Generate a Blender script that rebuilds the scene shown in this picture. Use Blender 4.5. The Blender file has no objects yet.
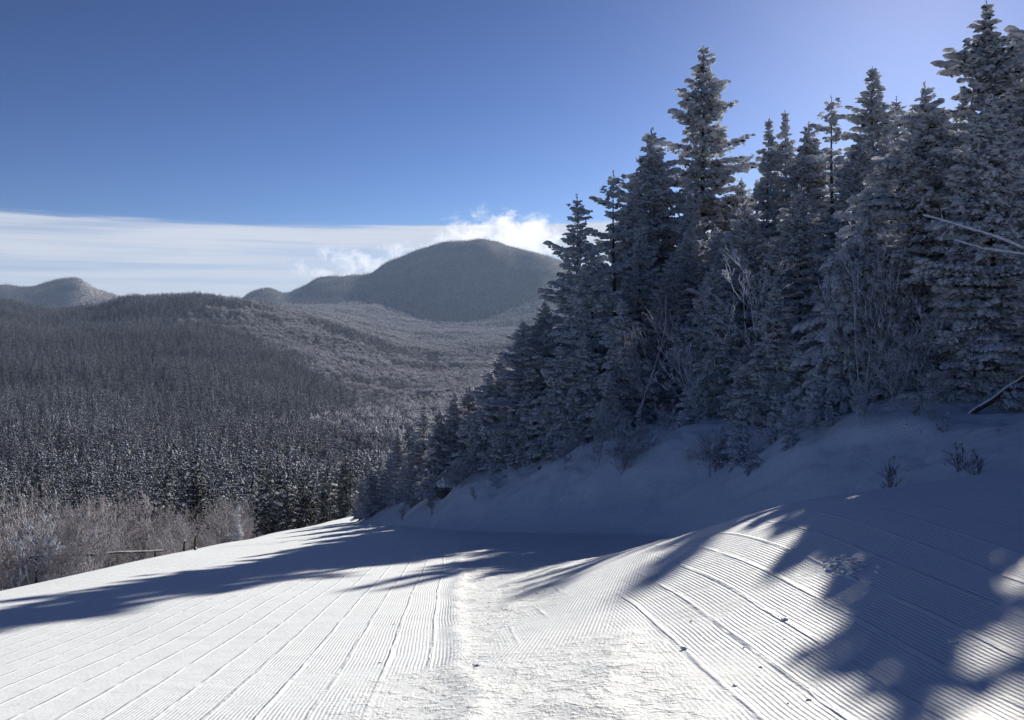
import bpy, math, random
import numpy as np

sc = bpy.context.scene
COL = sc.collection
R = math.radians
F = 924.0            # focal length in pixels of the 1024 px wide photo
HOR = 330.0          # image row of the true horizon (camera is level, lens shifted)

# ------------------------------------------------------------------ noise
def _hash(ix, iy, seed):
    h = (ix.astype(np.int64) * 374761393 + iy.astype(np.int64) * 668265263 + seed * 1442695041) & 0xFFFFFFFF
    h = ((h ^ (h >> 13)) * 1274126177) & 0xFFFFFFFF
    return ((h ^ (h >> 16)) & 0xFFFF) / 65535.0

def vnoise(x, y, seed=0):
    ix = np.floor(x); iy = np.floor(y)
    fx = x - ix; fy = y - iy
    fx = fx * fx * (3 - 2 * fx); fy = fy * fy * (3 - 2 * fy)
    a = _hash(ix, iy, seed); b = _hash(ix + 1, iy, seed)
    c = _hash(ix, iy + 1, seed); d = _hash(ix + 1, iy + 1, seed)
    return (a * (1 - fx) + b * fx) * (1 - fy) + (c * (1 - fx) + d * fx) * fy - 0.5

def fbm(x, y, seed=0, octv=4):
    s = 0; a = 1.0
    for k in range(octv):
        s = s + a * vnoise(x, y, seed + k * 17)
        x = x * 2.03 + 11.3; y = y * 2.03 - 7.7; a *= 0.5
    return s

def sstep(a, b, x):
    t = np.clip((x - a) / (b - a), 0, 1)
    return t * t * (3 - 2 * t)

# ------------------------------------------------------------------ terrain: near ski slope
TOE = np.array([(14, -40), (11.5, 2), (8.2, 14), (3.6, 28), (-2.0, 38), (-6.5, 50), (-10.5, 62), (-12, 78), (-13, 130)], float)

def toe_dist(x, y):
    """signed distance to the toe of the bank, positive on the wooded (right) side"""
    best = np.full(np.shape(x), 1e9); sign = np.ones(np.shape(x))
    for (x0, y0), (x1, y1) in zip(TOE[:-1], TOE[1:]):
        dx, dy = x1 - x0, y1 - y0
        L2 = dx * dx + dy * dy
        t = np.clip(((x - x0) * dx + (y - y0) * dy) / L2, 0, 1)
        px, py = x0 + t * dx, y0 + t * dy
        d = np.hypot(x - px, y - py)
        s = np.where((x - x0) * dy - (y - y0) * dx > 0, 1.0, -1.0)
        m = d < best
        best = np.where(m, d, best); sign = np.where(m, s, sign)
    return best * sign

def edge_x(y):
    return -14.3 - 0.02 * (y - 40) - 1.2 * sstep(20, 0, y) * 0 + 0.0 * y

def h_near(x, y):
    x = np.asarray(x, float); y = np.asarray(y, float)
    z = -1.65 - 0.17 * y + 0.07 * x
    # the right side of the groomed shelf stays nearly level, then breaks over a crest
    wr = sstep(-.9, 4.6, x) * (1 - sstep(8.8, 21.0, y - .12 * (x - 3) + .5 * vnoise(x * .3, y * .1, 3)))
    zr = -1.65 - .84 * sstep(-1.5, 6.5, y) - .012 * y + .14 * np.minimum(x, 9)
    z = z + wr * np.maximum(zr - z, 0)
    d = toe_dist(x, y) + 0.9 * vnoise(x * .13, y * .13, 5)
    dp = np.maximum(d, 0)
    bank = 3.5 * (1 - np.exp(-(dp ** 1.35) / 7.5)) + 0.11 * dp + 0.2 * np.maximum(dp - 11, 0)
    soft = sstep(14, 24, y)                                     # the bank is lower beside the camera
    z = z + bank * (0.45 + 0.55 * soft)
    # snow mound at the brow of the bank
    z = z + 0.9 * np.exp(-(((x - 5.9) / 2.2) ** 2 + ((y - 33.0) / 2.6) ** 2))
    # soft drifts on the bank
    bm = sstep(-0.5, 3, d)
    z = z + bm * (0.62 * fbm(x * .24, y * .24, 11, 4) + 0.22 * fbm(x * .9 + .3 * y, y * .5, 15, 4))
    # the groomed shelf: gentle rollers
    z = z + (1 - bm) * 0.16 * fbm(x * .11, y * .07, 21, 3) * sstep(2, 10, np.hypot(x, y))
    # left edge: rolls away into the valley
    e = edge_x(y) + 0.8 * vnoise(y * .15, y * 0, 31) - x
    ep = np.maximum(e + 1.5, 0)
    z = z - 0.62 * (np.sqrt(ep * ep + 4.0) - 2.0)
    # far end: rolls over
    fp = np.maximum(y - 82, 0)
    z = z - 0.5 * (np.sqrt(fp * fp + 36) - 6)
    return z

def hn(x, y):
    return float(h_near(np.array([x]), np.array([y]))[0])

# ------------------------------------------------------------------ terrain: valley, hills, mountains
US = np.array([-1200, -400, -150, 0, 30, 52, 65, 76, 86, 96, 112, 130, 160, 190, 220, 238, 252, 268, 284, 300, 320, 345, 368, 385, 405, 425, 450, 480, 515, 545, 600, 700, 1024, 1600, 2600], float)
def _row(pts):
    p = np.array(pts, float)
    return np.interp(US, p[:, 0], p[:, 1])
def zrow(y, z): return (y, np.full(len(US), float(z)))
def vrow(y, pts): return (y, -(_row(pts) - HOR) / F * y)
ROWS = [
    zrow(45, -42), zrow(130, -47), zrow(260, -55),
    (420, _row([(-1200, -40), (-150, -60), (0, -66), (330, -70), (600, -62), (1600, -60)])),
    vrow(600, [(-1200, 350), (-150, 412), (0, 424), (330, 438), (420, 445), (600, 430), (1600, 430)]),
    vrow(900, [(-1200, 290), (-150, 355), (0, 366), (190, 366), (260, 376), (330, 390), (400, 405), (600, 400), (1600, 400)]),
    vrow(1250, [(-1200, 265), (-150, 310), (0, 322), (50, 332), (130, 326), (190, 324), (262, 338), (330, 353), (400, 371), (450, 376), (600, 370), (1600, 370)]),
    vrow(1650, [(-1200, 255), (-400, 290), (-150, 300), (0, 306), (50, 317), (95, 313), (130, 303), (190, 299), (262, 307), (330, 324), (400, 347), (450, 353), (600, 350), (1600, 350)]),
    vrow(2500, [(-1200, 330), (190, 320), (262, 309), (330, 314), (400, 327), (450, 333), (515, 331), (600, 325), (1600, 335)]),
    vrow(3400, [(-1200, 320), (0, 315), (190, 315), (262, 305), (330, 302), (362, 300), (400, 310), (425, 320), (480, 319), (515, 311), (545, 302), (700, 305), (1600, 330)]),
    vrow(4150, [(-1200, 290), (-150, 288), (0, 283.5), (30, 285), (52, 282), (65, 279), (76, 277), (86, 281), (96, 288), (112, 294), (130, 300), (190, 308), (238, 306), (252, 296), (268, 291.5), (284, 296), (300, 289),
                (320, 279.5), (345, 276), (368, 275), (385, 265), (410, 255), (435, 246.5), (458, 242), (480, 241), (500, 243.5), (530, 252), (560, 262), (600, 278), (700, 300), (1024, 310), (1600, 330)]),
    zrow(5000, -150), zrow(6800, -220),
]
RY = np.log(np.array([r[0] for r in ROWS])); RZ = np.array([r[1] for r in ROWS])

def pchip_slopes(xk, yk):
    h = np.diff(xk)
    d = np.diff(yk, axis=0) / h.reshape(-1, *([1] * (yk.ndim - 1)))
    m = np.zeros_like(yk)
    m[0] = d[0]; m[-1] = d[-1]
    for i in range(1, len(xk) - 1):
        w1 = 2 * h[i] + h[i - 1]; w2 = h[i] + 2 * h[i - 1]
        ok = d[i - 1] * d[i] > 0
        with np.errstate(divide='ignore', invalid='ignore'):
            mm = (w1 + w2) / (w1 / d[i - 1] + w2 / d[i])
        m[i] = np.where(ok, mm, 0)
    return m
def pchip_eval(xk, yk, mk, q):
    """yk, mk: (K,N) ; q: (N,)"""
    i = np.clip(np.searchsorted(xk, q) - 1, 0, len(xk) - 2)
    n = np.arange(yk.shape[1])
    h = xk[i + 1] - xk[i]; t = np.clip((q - xk[i]) / h, 0, 1)
    t2 = t * t; t3 = t2 * t
    return ((2 * t3 - 3 * t2 + 1) * yk[i, n] + (t3 - 2 * t2 + t) * h * mk[i, n]
            + (-2 * t3 + 3 * t2) * yk[i + 1, n] + (t3 - t2) * h * mk[i + 1, n])
RZU = np.array([pchip_slopes(US, RZ[k]) for k in range(len(RY))])

def h_far(x, y):
    x = np.asarray(x, float).ravel(); y = np.asarray(y, float).ravel()
    u = np.clip(512 + F * x / y, US[0], US[-1])
    i = np.clip(np.searchsorted(US, u) - 1, 0, len(US) - 2)
    h = US[i + 1] - US[i]; t = (u - US[i]) / h; t2 = t * t; t3 = t2 * t
    rows = []
    for k in range(len(RY)):
        rows.append((2 * t3 - 3 * t2 + 1) * RZ[k][i] + (t3 - 2 * t2 + t) * h * RZU[k][i]
                    + (-2 * t3 + 3 * t2) * RZ[k][i + 1] + (t3 - t2) * h * RZU[k][i + 1])
    rows = np.array(rows)
    m = pchip_slopes(RY, rows)
    z = pchip_eval(RY, rows, m, np.log(y))
    far = sstep(250, 900, y)
    z = z + far * (11 * fbm(x / 260, y / 260, 41, 4) + sstep(2300, 3500, y) * (13 * fbm(x / 420, y / 420, 47, 4) + 24 * fbm(x / 170, y / 330, 49, 4)))
    return z

# ------------------------------------------------------------------ mesh helpers
def mesh_np(name, V, Fc, mat, smooth=False):
    """V (n,3), Fc (m,k) numpy"""
    me = bpy.data.meshes.new(name)
    V = np.asarray(V, np.float32); Fc = np.asarray(Fc, np.int32)
    n, k = Fc.shape
    me.vertices.add(len(V)); me.vertices.foreach_set('co', V.ravel())
    me.loops.add(n * k); me.loops.foreach_set('vertex_index', Fc.ravel())
    me.polygons.add(n)
    me.polygons.foreach_set('loop_start', np.arange(0, n * k, k, dtype=np.int32))
    if smooth: me.polygons.foreach_set('use_smooth', np.ones(n, bool))
    me.update(calc_edges=True)
    if mat: me.materials.append(mat)
    return me

def obj(name, me, parent=None):
    o = bpy.data.objects.new(name, me); COL.objects.link(o)
    if parent: o.parent = parent
    return o
def tag(o, label=None, cat=None, group=None, kind=None):
    if label: o['label'] = label
    if cat: o['category'] = cat
    if group: o['group'] = group
    if kind: o['kind'] = kind
    return o
def thing(name, loc, label, cat, group=None, rz=0, tilt=(0, 0), s=1.0):
    o = bpy.data.objects.new(name, None); COL.objects.link(o)
    o.location = loc; o.rotation_euler = (tilt[0], tilt[1], rz); o.scale = (s, s, s)
    o.empty_display_size = .2
    return tag(o, label, cat, group)

def grid_mesh(name, xs, ys, hf, mat):
    X, Y = np.meshgrid(xs, ys)
    Z = hf(X.ravel(), Y.ravel())
    V = np.stack([X.ravel(), Y.ravel(), np.asarray(Z).ravel()], 1)
    nx, ny = len(xs), len(ys)
    i = (np.arange(ny - 1)[:, None] * nx + np.arange(nx - 1)[None, :]).ravel()
    return mesh_np(name, V, np.stack([i, i + 1, i + nx + 1, i + nx], 1), mat, True)

# ------------------------------------------------------------------ materials
class NT:
    def __init__(s, tree): s.t = tree
    def n(s, kind, **kw):
        nd = s.t.nodes.new(kind)
        for k, v in kw.items(): setattr(nd, k, v)
        return nd
    def link(s, a, b): s.t.links.new(a, b)
    def put(s, sock, v):
        if hasattr(v, 'is_linked') or isinstance(v, bpy.types.NodeSocket): s.link(v, sock)
        else: sock.default_value = v
    def m(s, op, a, b=None, c=None, clamp=False):
        nd = s.n('ShaderNodeMath', operation=op, use_clamp=clamp)
        s.put(nd.inputs[0], a)
        if b is not None: s.put(nd.inputs[1], b)
        if c is not None: s.put(nd.inputs[2], c)
        return nd.outputs[0]
    def ss(s, a, b, x):
        nd = s.n('ShaderNodeMapRange', interpolation_type='SMOOTHSTEP')
        s.put(nd.inputs['Value'], x); s.put(nd.inputs['From Min'], a); s.put(nd.inputs['From Max'], b)
        return nd.outputs[0]
    def noise(s, vec, scale, detail=3, rough=.55, dist=0):
        nd = s.n('ShaderNodeTexNoise')
        if vec is not None: s.link(vec, nd.inputs['Vector'])
        nd.inputs['Scale'].default_value = scale; nd.inputs['Detail'].default_value = detail
        nd.inputs['Roughness'].default_value = rough; nd.inputs['Distortion'].default_value = dist
        return nd.outputs['Fac']
    def mix(s, f, a, b):
        nd = s.n('ShaderNodeMix', data_type='RGBA')
        s.put(nd.inputs[0], f); s.put(nd.inputs[6], a); s.put(nd.inputs[7], b)
        return nd.outputs[2]
    def xyz(s, x, y, z):
        nd = s.n('ShaderNodeCombineXYZ')
        s.put(nd.inputs[0], x); s.put(nd.inputs[1], y); s.put(nd.inputs[2], z)
        return nd.outputs[0]

def new_mat(name):
    m = bpy.data.materials.new(name); m.use_nodes = True
    t = NT(m.node_tree)
    b = m.node_tree.nodes['Principled BSDF']
    return m, t, b
def C(r, g, b): return (r, g, b, 1.0)

# groomed and drifted snow of the slope
SNOW, t, b = new_mat('slope_snow')
geo = t.n('ShaderNodeNewGeometry'); pos = geo.outputs['Position']
sp = t.n('ShaderNodeSeparateXYZ'); t.link(pos, sp.inputs[0]); px, py = sp.outputs[0], sp.outputs[1]
flat = t.xyz(px, py, 0.0)
wob = t.m('MULTIPLY', t.m('SUBTRACT', t.noise(flat, .06, 2), .5), .8)
xp = t.m('ADD', t.m('ADD', px, t.m('MULTIPLY', py, .06)), t.m('ADD', wob, t.m('MULTIPLY', t.noise(flat, 1.6, 4), .035)))           # across the passes
toe_att = t.n('ShaderNodeAttribute', attribute_name='groomed'); groomed = toe_att.outputs['Fac']
cords = t.n('ShaderNodeAttribute', attribute_name='corduroy'); cordm = cords.outputs['Fac']
turn = t.n('ShaderNodeAttribute', attribute_name='turning'); turnm = turn.outputs['Fac']
xq = t.m('ADD', t.m('ADD', px, t.m('MULTIPLY', t.m('MULTIPLY', py, py), -.0042)), t.m('MULTIPLY', py, -.10))
def cord(x, pitch):
    s_ = t.m('SINE', t.m('MULTIPLY', x, 2 * math.pi / pitch))
    return t.m('ADD', t.m('MULTIPLY', s_, .5), .5)
fine = t.m('MULTIPLY', cord(xp, .037), t.m('SUBTRACT', 1.0, turnm))
fine = t.m('ADD', fine, t.m('MULTIPLY', cord(xq, .041), turnm))
patch = t.m('MULTIPLY', t.ss(.36, .54, t.noise(flat, .55, 5, .62)), t.ss(.30, .50, t.noise(flat, 3.2, 4, .65)))
fine = t.m('MULTIPLY', t.m('MULTIPLY', fine, cordm), t.m('ADD', t.m('MULTIPLY', patch, .80), .20))
# heavier tiller seams
sx = t.m('ADD', xp, t.m('MULTIPLY', t.noise(flat, .2, 2), .15))
fr = t.m('ABSOLUTE', t.m('SUBTRACT', t.m('FRACT', t.m('DIVIDE', sx, .43)), .5))
seam = t.m('MULTIPLY', t.ss(.075, .015, fr), t.ss(.33, .55, t.noise(flat, 1.7, 4, .6)))
chm = t.n('ShaderNodeAttribute', attribute_name='chopped').outputs['Fac']
seam = t.m('MULTIPLY', t.m('MULTIPLY', seam, groomed), t.m('SUBTRACT', 1.0, t.m('MAXIMUM', turnm, chm)))
# crumbs and broken snow
crumb = t.noise(pos, 7.5, 6, .6)
crumb2 = t.noise(pos, 30.0, 5, .65)
crm = t.m('MULTIPLY', t.ss(.45, .8, crumb), t.m('ADD', t.m('MULTIPLY', chm, .9), .10))
hgt = t.m('ADD', t.m('MULTIPLY', fine, t.m('ADD', .0042, t.m('MULTIPLY', t.ss(1.0, 2.6, px), .0006))), t.m('MULTIPLY', seam, .011))
hgt = t.m('ADD', hgt, t.m('MULTIPLY', crm, .027))
hgt = t.m('ADD', hgt, t.m('MULTIPLY', crumb2, t.m('ADD', .005, t.m('MULTIPLY', chm, .008))))
hgt = t.m('ADD', hgt, t.m('MULTIPLY', t.noise(pos, 1.4, 4), .03))
crust = t.m('MULTIPLY', t.m('SUBTRACT', 1.0, groomed), t.m('ADD', t.m('MULTIPLY', t.noise(pos, 2.2, 6, .6, .6), .05), t.m('MULTIPLY', t.ss(.60, .80, t.noise(pos, 5.0, 3)), .03)))
hgt = t.m('ADD', hgt, crust)
bp = t.n('ShaderNodeBump'); bp.inputs['Strength'].default_value = 1.0; bp.inputs['Distance'].default_value = 1.0
t.link(hgt, bp.inputs['Height']); t.link(bp.outputs[0], b.inputs['Normal'])
t.link(t.mix(t.noise(pos, .7, 3), C(.715, .775, .868), C(.765, .82, .90)), b.inputs['Base Color'])
b.inputs['Roughness'].default_value = .62; b.inputs['Specular IOR Level'].default_value = .25

# loose snow on logs, stones and clods
SNOWL, t, b = new_mat('loose_snow')
geo = t.n('ShaderNodeNewGeometry'); pos = geo.outputs['Position']
b.inputs['Base Color'].default_value = C(.84, .86, .89); b.inputs['Roughness'].default_value = .7
bp = t.n('ShaderNodeBump'); bp.inputs['Distance'].default_value = .03
t.link(t.noise(pos, 14, 4), bp.inputs['Height']); t.link(bp.outputs[0], b.inputs['Normal'])

def snow_mix(name, colour, tr_amt, bscale):
    m, t, b = new_mat(name)
    geo = t.n('ShaderNodeNewGeometry'); tc = t.n('ShaderNodeTexCoord')
    n1 = t.noise(tc.outputs['Object'], bscale, 4, .65)
    col = t.mix(t.ss(.35, .62, n1), (colour[0] * .75, colour[1] * .75, colour[2] * .77, 1), colour)
    t.link(col, b.inputs['Base Color']); b.inputs['Roughness'].default_value = .8; b.inputs['Specular IOR Level'].default_value = .15
    bp = t.n('ShaderNodeBump'); bp.inputs['Distance'].default_value = .05; t.link(n1, bp.inputs['Height']); t.link(bp.outputs[0], b.inputs['Normal'])
    tr = t.n('ShaderNodeBsdfTranslucent'); t.link(col, tr.inputs['Color'])
    mx = t.n('ShaderNodeMixShader'); mx.inputs[0].default_value = tr_amt
    t.link(b.outputs[0], mx.inputs[1]); t.link(tr.outputs[0], mx.inputs[2]); t.link(mx.outputs[0], m.node_tree.nodes['Material Output'].inputs[0])
    return m
RIMESNOW = snow_mix('rime_snow_on_boughs', C(.92, .94, .98), .5, 9.0)
def frost_mat(name, dark, dark2, frost, bias, trans=.25, nscale=2.6, vary=.14):
    """rime over needles or twigs: more on faces turned up, patchy"""
    m, t, b = new_mat(name)
    geo = t.n('ShaderNodeNewGeometry'); pos = geo.outputs['Position']
    tc = t.n('ShaderNodeTexCoord')
    s = t.n('ShaderNodeSeparateXYZ'); t.link(geo.outputs['True Normal'], s.inputs[0])
    up = s.outputs[2]
    oi = t.n('ShaderNodeObjectInfo')
    n1 = t.noise(tc.outputs['Object'], nscale, 3, .6)
    n2 = t.noise(tc.outputs['Object'], nscale * 6, 2, .6)
    v = t.m('ADD', t.m('MULTIPLY', up, .42), t.m('ADD', t.m('MULTIPLY', t.m('SUBTRACT', n1, .5), 1.5), .45))
    v = t.m('ADD', v, t.m('MULTIPLY', n2, .7))
    v = t.m('ADD', v, t.m('MULTIPLY', t.m('SUBTRACT', oi.outputs['Random'], .5), vary))
    f = t.ss(bias - .20, bias + .22, v)
    dk = t.mix(n1, dark, dark2)
    colr = t.mix(f, dk, frost)
    t.link(colr, b.inputs['Base Color']); b.inputs['Roughness'].default_value = .8
    b.inputs['Specular IOR Level'].default_value = .1
    tr = t.n('ShaderNodeBsdfTranslucent'); t.link(colr, tr.inputs['Color'])
    mx = t.n('ShaderNodeMixShader')
    mx.inputs[0].default_value = trans
    out = m.node_tree.nodes['Material Output']
    t.link(b.outputs[0], mx.inputs[1]); t.link(tr.outputs[0], mx.inputs[2]); t.link(mx.outputs[0], out.inputs[0])
    return m
RIME = frost_mat('rimed_needles', C(.028, .032, .030), C(.055, .050, .048), C(.86, .895, .97), .44, .5)
RIME_PALE = frost_mat('thickly_rimed_needles', C(.05, .055, .05), C(.08, .075, .06), C(.80, .84, .94), .40, .4)
RIME_DARK = frost_mat('lightly_rimed_needles', C(.016, .024, .018), C(.035, .036, .028), C(.55, .58, .64), 1.06)
RIME_FAR = frost_mat('rimed_hill_needles', C(.03, .034, .030), C(.045, .045, .040), C(.50, .55, .66), .93, .3, .35, .30)
TWIG = frost_mat('rimed_twigs', C(.09, .075, .065), C(.13, .11, .10), C(.78, .82, .92), .60, .3, 3.5)
TWIG_THIN = frost_mat('dusted_twigs', C(.13, .10, .09), C(.17, .14, .125), C(.54, .53, .60), .62, .25, 2.5)
TWIG_FAR = frost_mat('rimed_hardwood_crowns', C(.13, .12, .125), C(.17, .155, .16), C(.66, .68, .75), .62, .4, .4)
BARK = frost_mat('dusted_bark', C(.05, .04, .034), C(.09, .072, .06), C(.60, .61, .64), 1.22, 0.0, 3.0)
ROCK = frost_mat('dusted_rock', C(.05, .05, .052), C(.11, .105, .10), C(.6, .6, .62), 1.35, 0.0, 2.0)

# forest floor and mountains: snow, brush and rock, with woodland shade mixed into the colour
HILL, t, b = new_mat('wooded_hill_ground')
geo = t.n('ShaderNodeNewGeometry'); pos = geo.outputs['Position']
n1 = t.noise(pos, .012, 5, .6); n2 = t.noise(pos, .11, 4, .7)
f = t.ss(.36, .66, t.m('ADD', t.m('MULTIPLY', n1, .45), t.m('MULTIPLY', n2, .55)))
conif = t.n('ShaderNodeAttribute', attribute_name='conifer').outputs['Fac']
rocky = t.n('ShaderNodeAttribute', attribute_name='rocky').outputs['Fac']
g_con = t.mix(f, C(.04, .044, .046), C(.22, .22, .24))  # spruce floor darkened, shade between the trees put into the colour
g_hard = t.mix(f, C(.17, .165, .17), C(.52, .54, .59))
cc = t.mix(conif, g_hard, g_con)
cc = t.mix(t.m('MULTIPLY', rocky, t.ss(.48, .62, n2)), cc, C(.62, .60, .58))
t.link(cc, b.inputs['Base Color']); b.inputs['Roughness'].default_value = .9; b.inputs['Specular IOR Level'].default_value = .05
bp = t.n('ShaderNodeBump'); bp.inputs['Distance'].default_value = 7.0; bp.inputs['Strength'].default_value = .8
t.link(n2, bp.inputs['Height']); t.link(bp.outputs[0], b.inputs['Normal'])

# ------------------------------------------------------------------ build ground
def warp(a, b, c, n0, n1, k):
    """coordinates dense round c"""
    s = np.linspace(-1, 1, n0 + n1)
    lo, hi = math.asinh((a - c) / k), math.asinh((b - c) / k)
    return c + k * np.sinh(np.linspace(lo, hi, n0 + n1))
xs = warp(-70, 75, 1.0, 330, 330, 9.0)
ys = warp(-30, 135, 9.0, 400, 400, 11.0)
me = grid_mesh('snow_slope', xs, ys, h_near, SNOW)
slope = tag(obj('snow_slope', me), kind='structure')
co = np.zeros(len(me.vertices) * 3, np.float32); me.vertices.foreach_get('co', co); co = co.reshape(-1, 3)
X, Y = co[:, 0].astype(float), co[:, 1].astype(float)
gd = 1 - sstep(-1.2, .6, toe_dist(X, Y) + .8 * fbm(X * .5, Y * .5, 61, 3))
Xp = X + .06 * Y + .25 * fbm(X * .6, Y * .6, 71, 3)
# chopped strip between the two groomed passes, and the turning pass right of it
cl = .05 + .0 * Y                                   # right edge of the left pass
cr = -.55 + .165 * Y + .0022 * Y * Y                 # left edge of the right pass
wd = .95 + .02 * Y
inB = sstep(-.12, .1, Xp - cl) * (1 - sstep(-.35, .25, X + .5 * fbm(X * .8, Y * .8, 77, 3) - (cr - wd)))
near_chop = sstep(8.6, 7.7, Y + .8 * fbm(X * .9, Y * .9, 79, 3) - .1 * X) * sstep(-1.6, -.7, X) * sstep(1.5, .9, X)
chop = np.clip(np.maximum(inB, near_chop), 0, 1)
farchop = sstep(24, 31, Y) * sstep(-4, 0, X)
cd = gd * (1 - chop) * (1 - farchop) * (1 - .72 * sstep(-1.6, -4.2, X + .8 * fbm(X * .4, Y * .2, 83, 3)))
tn = sstep(-.4, .3, X + .5 * fbm(X * .8, Y * .5, 85, 3) - (cr - wd)) * (1 - sstep(-.25, .25, X + .5 * fbm(X * .9, Y * .5, 81, 3) - cr)) * sstep(30, 22, Y)
for nm, a in (('groomed', gd), ('corduroy', cd), ('turning', tn), ('chopped', np.clip(np.maximum(chop, .35 * farchop), 0, 1) * gd)):
    at = me.attributes.new(nm, 'FLOAT', 'POINT'); at.data.foreach_set('value', a.astype(np.float32))
# real lumps in the broken snow
dz = chop * gd * (.045 * np.maximum(fbm(X * 2.6, Y * 2.2, 91, 4), -.1)) + .03 * tn * gd \
     + .014 * np.exp(-((X - cr) / .14) ** 2) * gd * sstep(26, 18, Y) * (Y > 3) + .035 * np.exp(-((Xp - cl) / .10) ** 2) * gd * sstep(30, 20, Y)
co[:, 2] += dz.astype(np.float32)
me.vertices.foreach_set('co', co.ravel()); me.update()

us_ = np.linspace(-900, 2300, 760); ly = np.linspace(math.log(45), math.log(6800), 620)
U, LY = np.meshgrid(us_, ly); Yf = np.exp(LY).ravel(); Xf = ((U.ravel() - 512) / F) * Yf
Zf = h_far(Xf, Yf)
i = (np.arange(len(ly) - 1)[:, None] * len(us_) + np.arange(len(us_) - 1)[None, :]).ravel()
mef = mesh_np('mountain_terrain', np.stack([Xf, Yf, Zf], 1), np.stack([i, i + 1, i + len(us_) + 1, i + len(us_)], 1), HILL, True)
tag(obj('mountain_terrain', mef), kind='structure')

def conifer_amount(x, y):
    """1 = spruce wood, 0 = bare hardwood, by where they grow on the hills"""
    u = 512 + F * x / y
    n = fbm(x / 150, y / 150, 101, 4); nb = fbm(x / 55, y / 55, 107, 3)
    lim = 232 + 130 * sstep(1500, 800, y) + 60 * sstep(800, 450, y)
    a = sstep(60, -60, u - lim + 120 * n + 50 * nb)
    a = np.maximum(a, sstep(.10, .28, n + .35 * nb) * .9 * (y < 3000))
    a = np.maximum(a, sstep(2700, 3500, y + 500 * n))
    a = np.where(y < 330, np.clip(a, 0, 1), a)
    return np.clip(a, 0, 1)
ca = conifer_amount(Xf, Yf)
uu = 512 + F * Xf / Yf
rk = sstep(55, 85, uu) * sstep(160, 110, uu) * sstep(3300, 3700, Yf) * (Yf < 4400) * .9
for nm, a in (('conifer', ca), ('rocky', rk)):
    at = mef.attributes.new(nm, 'FLOAT', 'POINT'); at.data.foreach_set('value', a.astype(np.float32))

# ------------------------------------------------------------------ tree builders
OCT_F = np.array([(0, 2, 4), (2, 1, 4), (1, 3, 4), (3, 0, 4), (2, 0, 5), (1, 2, 5), (3, 1, 5), (0, 3, 5)])
def clumps(cen, dirs, ln, wd, th, rng, jit=.35):
    """many small jagged tufts: elongated eight-faced pieces along dirs"""
    n = len(cen)
    d = dirs / np.linalg.norm(dirs, axis=1, keepdims=True)
    up = np.tile(np.array([0, 0, 1.0]), (n, 1)) + rng.normal(0, .25, (n, 3))
    s = np.cross(d, up); s /= np.linalg.norm(s, axis=1, keepdims=True) + 1e-9
    w = np.cross(s, d)
    base = np.stack([d * ln[:, None], -d * ln[:, None], s * wd[:, None], -s * wd[:, None], w * th[:, None], -w * th[:, None]], 1)
    base = base * rng.uniform(1 - jit, 1 + jit, (n, 6, 1)) + rng.normal(0, 1, (n, 6, 3)) * (th * .45)[:, None, None]
    V = (cen[:, None, :] + base).reshape(-1, 3)
    Fc = (OCT_F[None] + (np.arange(n) * 6)[:, None, None]).reshape(-1, 3)
    return V, Fc

def tube(pts, rad, k=5):
    pts = np.asarray(pts, float); n = len(pts)
    tg = np.gradient(pts, axis=0); tg /= np.linalg.norm(tg, axis=1, keepdims=True) + 1e-9
    ref = np.where(np.abs(tg[:, 2:3]) > .9, np.array([[1.0, 0, 0]]), np.array([[0, 0, 1.0]]))
    a = np.cross(tg, ref); a /= np.linalg.norm(a, axis=1, keepdims=True) + 1e-9
    bb = np.cross(tg, a)
    th = np.arange(k) * 2 * math.pi / k
    V = (pts[:, None] + np.asarray(rad)[:, None, None] * (np.cos(th)[None, :, None] * a[:, None] + np.sin(th)[None, :, None] * bb[:, None])).reshape(-1, 3)
    Fq = []
    for i in range(n - 1):
        for j in range(k):
            j2 = (j + 1) % k
            Fq.append((i * k + j, i * k + j2, (i + 1) * k + j2, (i + 1) * k + j))
    return V, np.array(Fq)
def tubes_mesh(name, lst, mat, k=4, smooth=True):
    Vs, Fs, o = [], [], 0
    for pts, rad in lst:
        V, Fq = tube(pts, rad, k); Vs.append(V); Fs.append(Fq + o); o += len(V)
    return mesh_np(name, np.concatenate(Vs), np.concatenate(Fs), mat, smooth)

_t = (1 + 5 ** .5) / 2
ICO_V = np.array([(-1, _t, 0), (1, _t, 0), (-1, -_t, 0), (1, -_t, 0), (0, -1, _t), (0, 1, _t), (0, -1, -_t), (0, 1, -_t), (_t, 0, -1), (_t, 0, 1), (-_t, 0, -1), (-_t, 0, 1)]) / math.sqrt(1 + _t * _t)
ICO_F = [(0, 11, 5), (0, 5, 1), (0, 1, 7), (0, 7, 10), (0, 10, 11), (1, 5, 9), (5, 11, 4), (11, 10, 2), (10, 7, 6), (7, 1, 8), (3, 9, 4), (3, 4, 2), (3, 2, 6), (3, 6, 8), (3, 8, 9), (4, 9, 5), (2, 4, 11), (6, 2, 10), (8, 6, 7), (9, 8, 1)]
def _ico1():
    V = [tuple(v) for v in ICO_V]; Fc = []; mid = {}
    def m(a, b):
        k = (min(a, b), max(a, b))
        if k not in mid:
            q = (np.array(V[a]) + np.array(V[b])) / 2; V.append(tuple(q / np.linalg.norm(q))); mid[k] = len(V) - 1
        return mid[k]
    for a, b, c in ICO_F:
        ab, bc, ca_ = m(a, b), m(b, c), m(c, a)
        Fc += [(a, ab, ca_), (b, bc, ab), (c, ca_, bc), (ab, bc, ca_)]
    return np.array(V), np.array(Fc)
I1V, I1F = _ico1()
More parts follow.
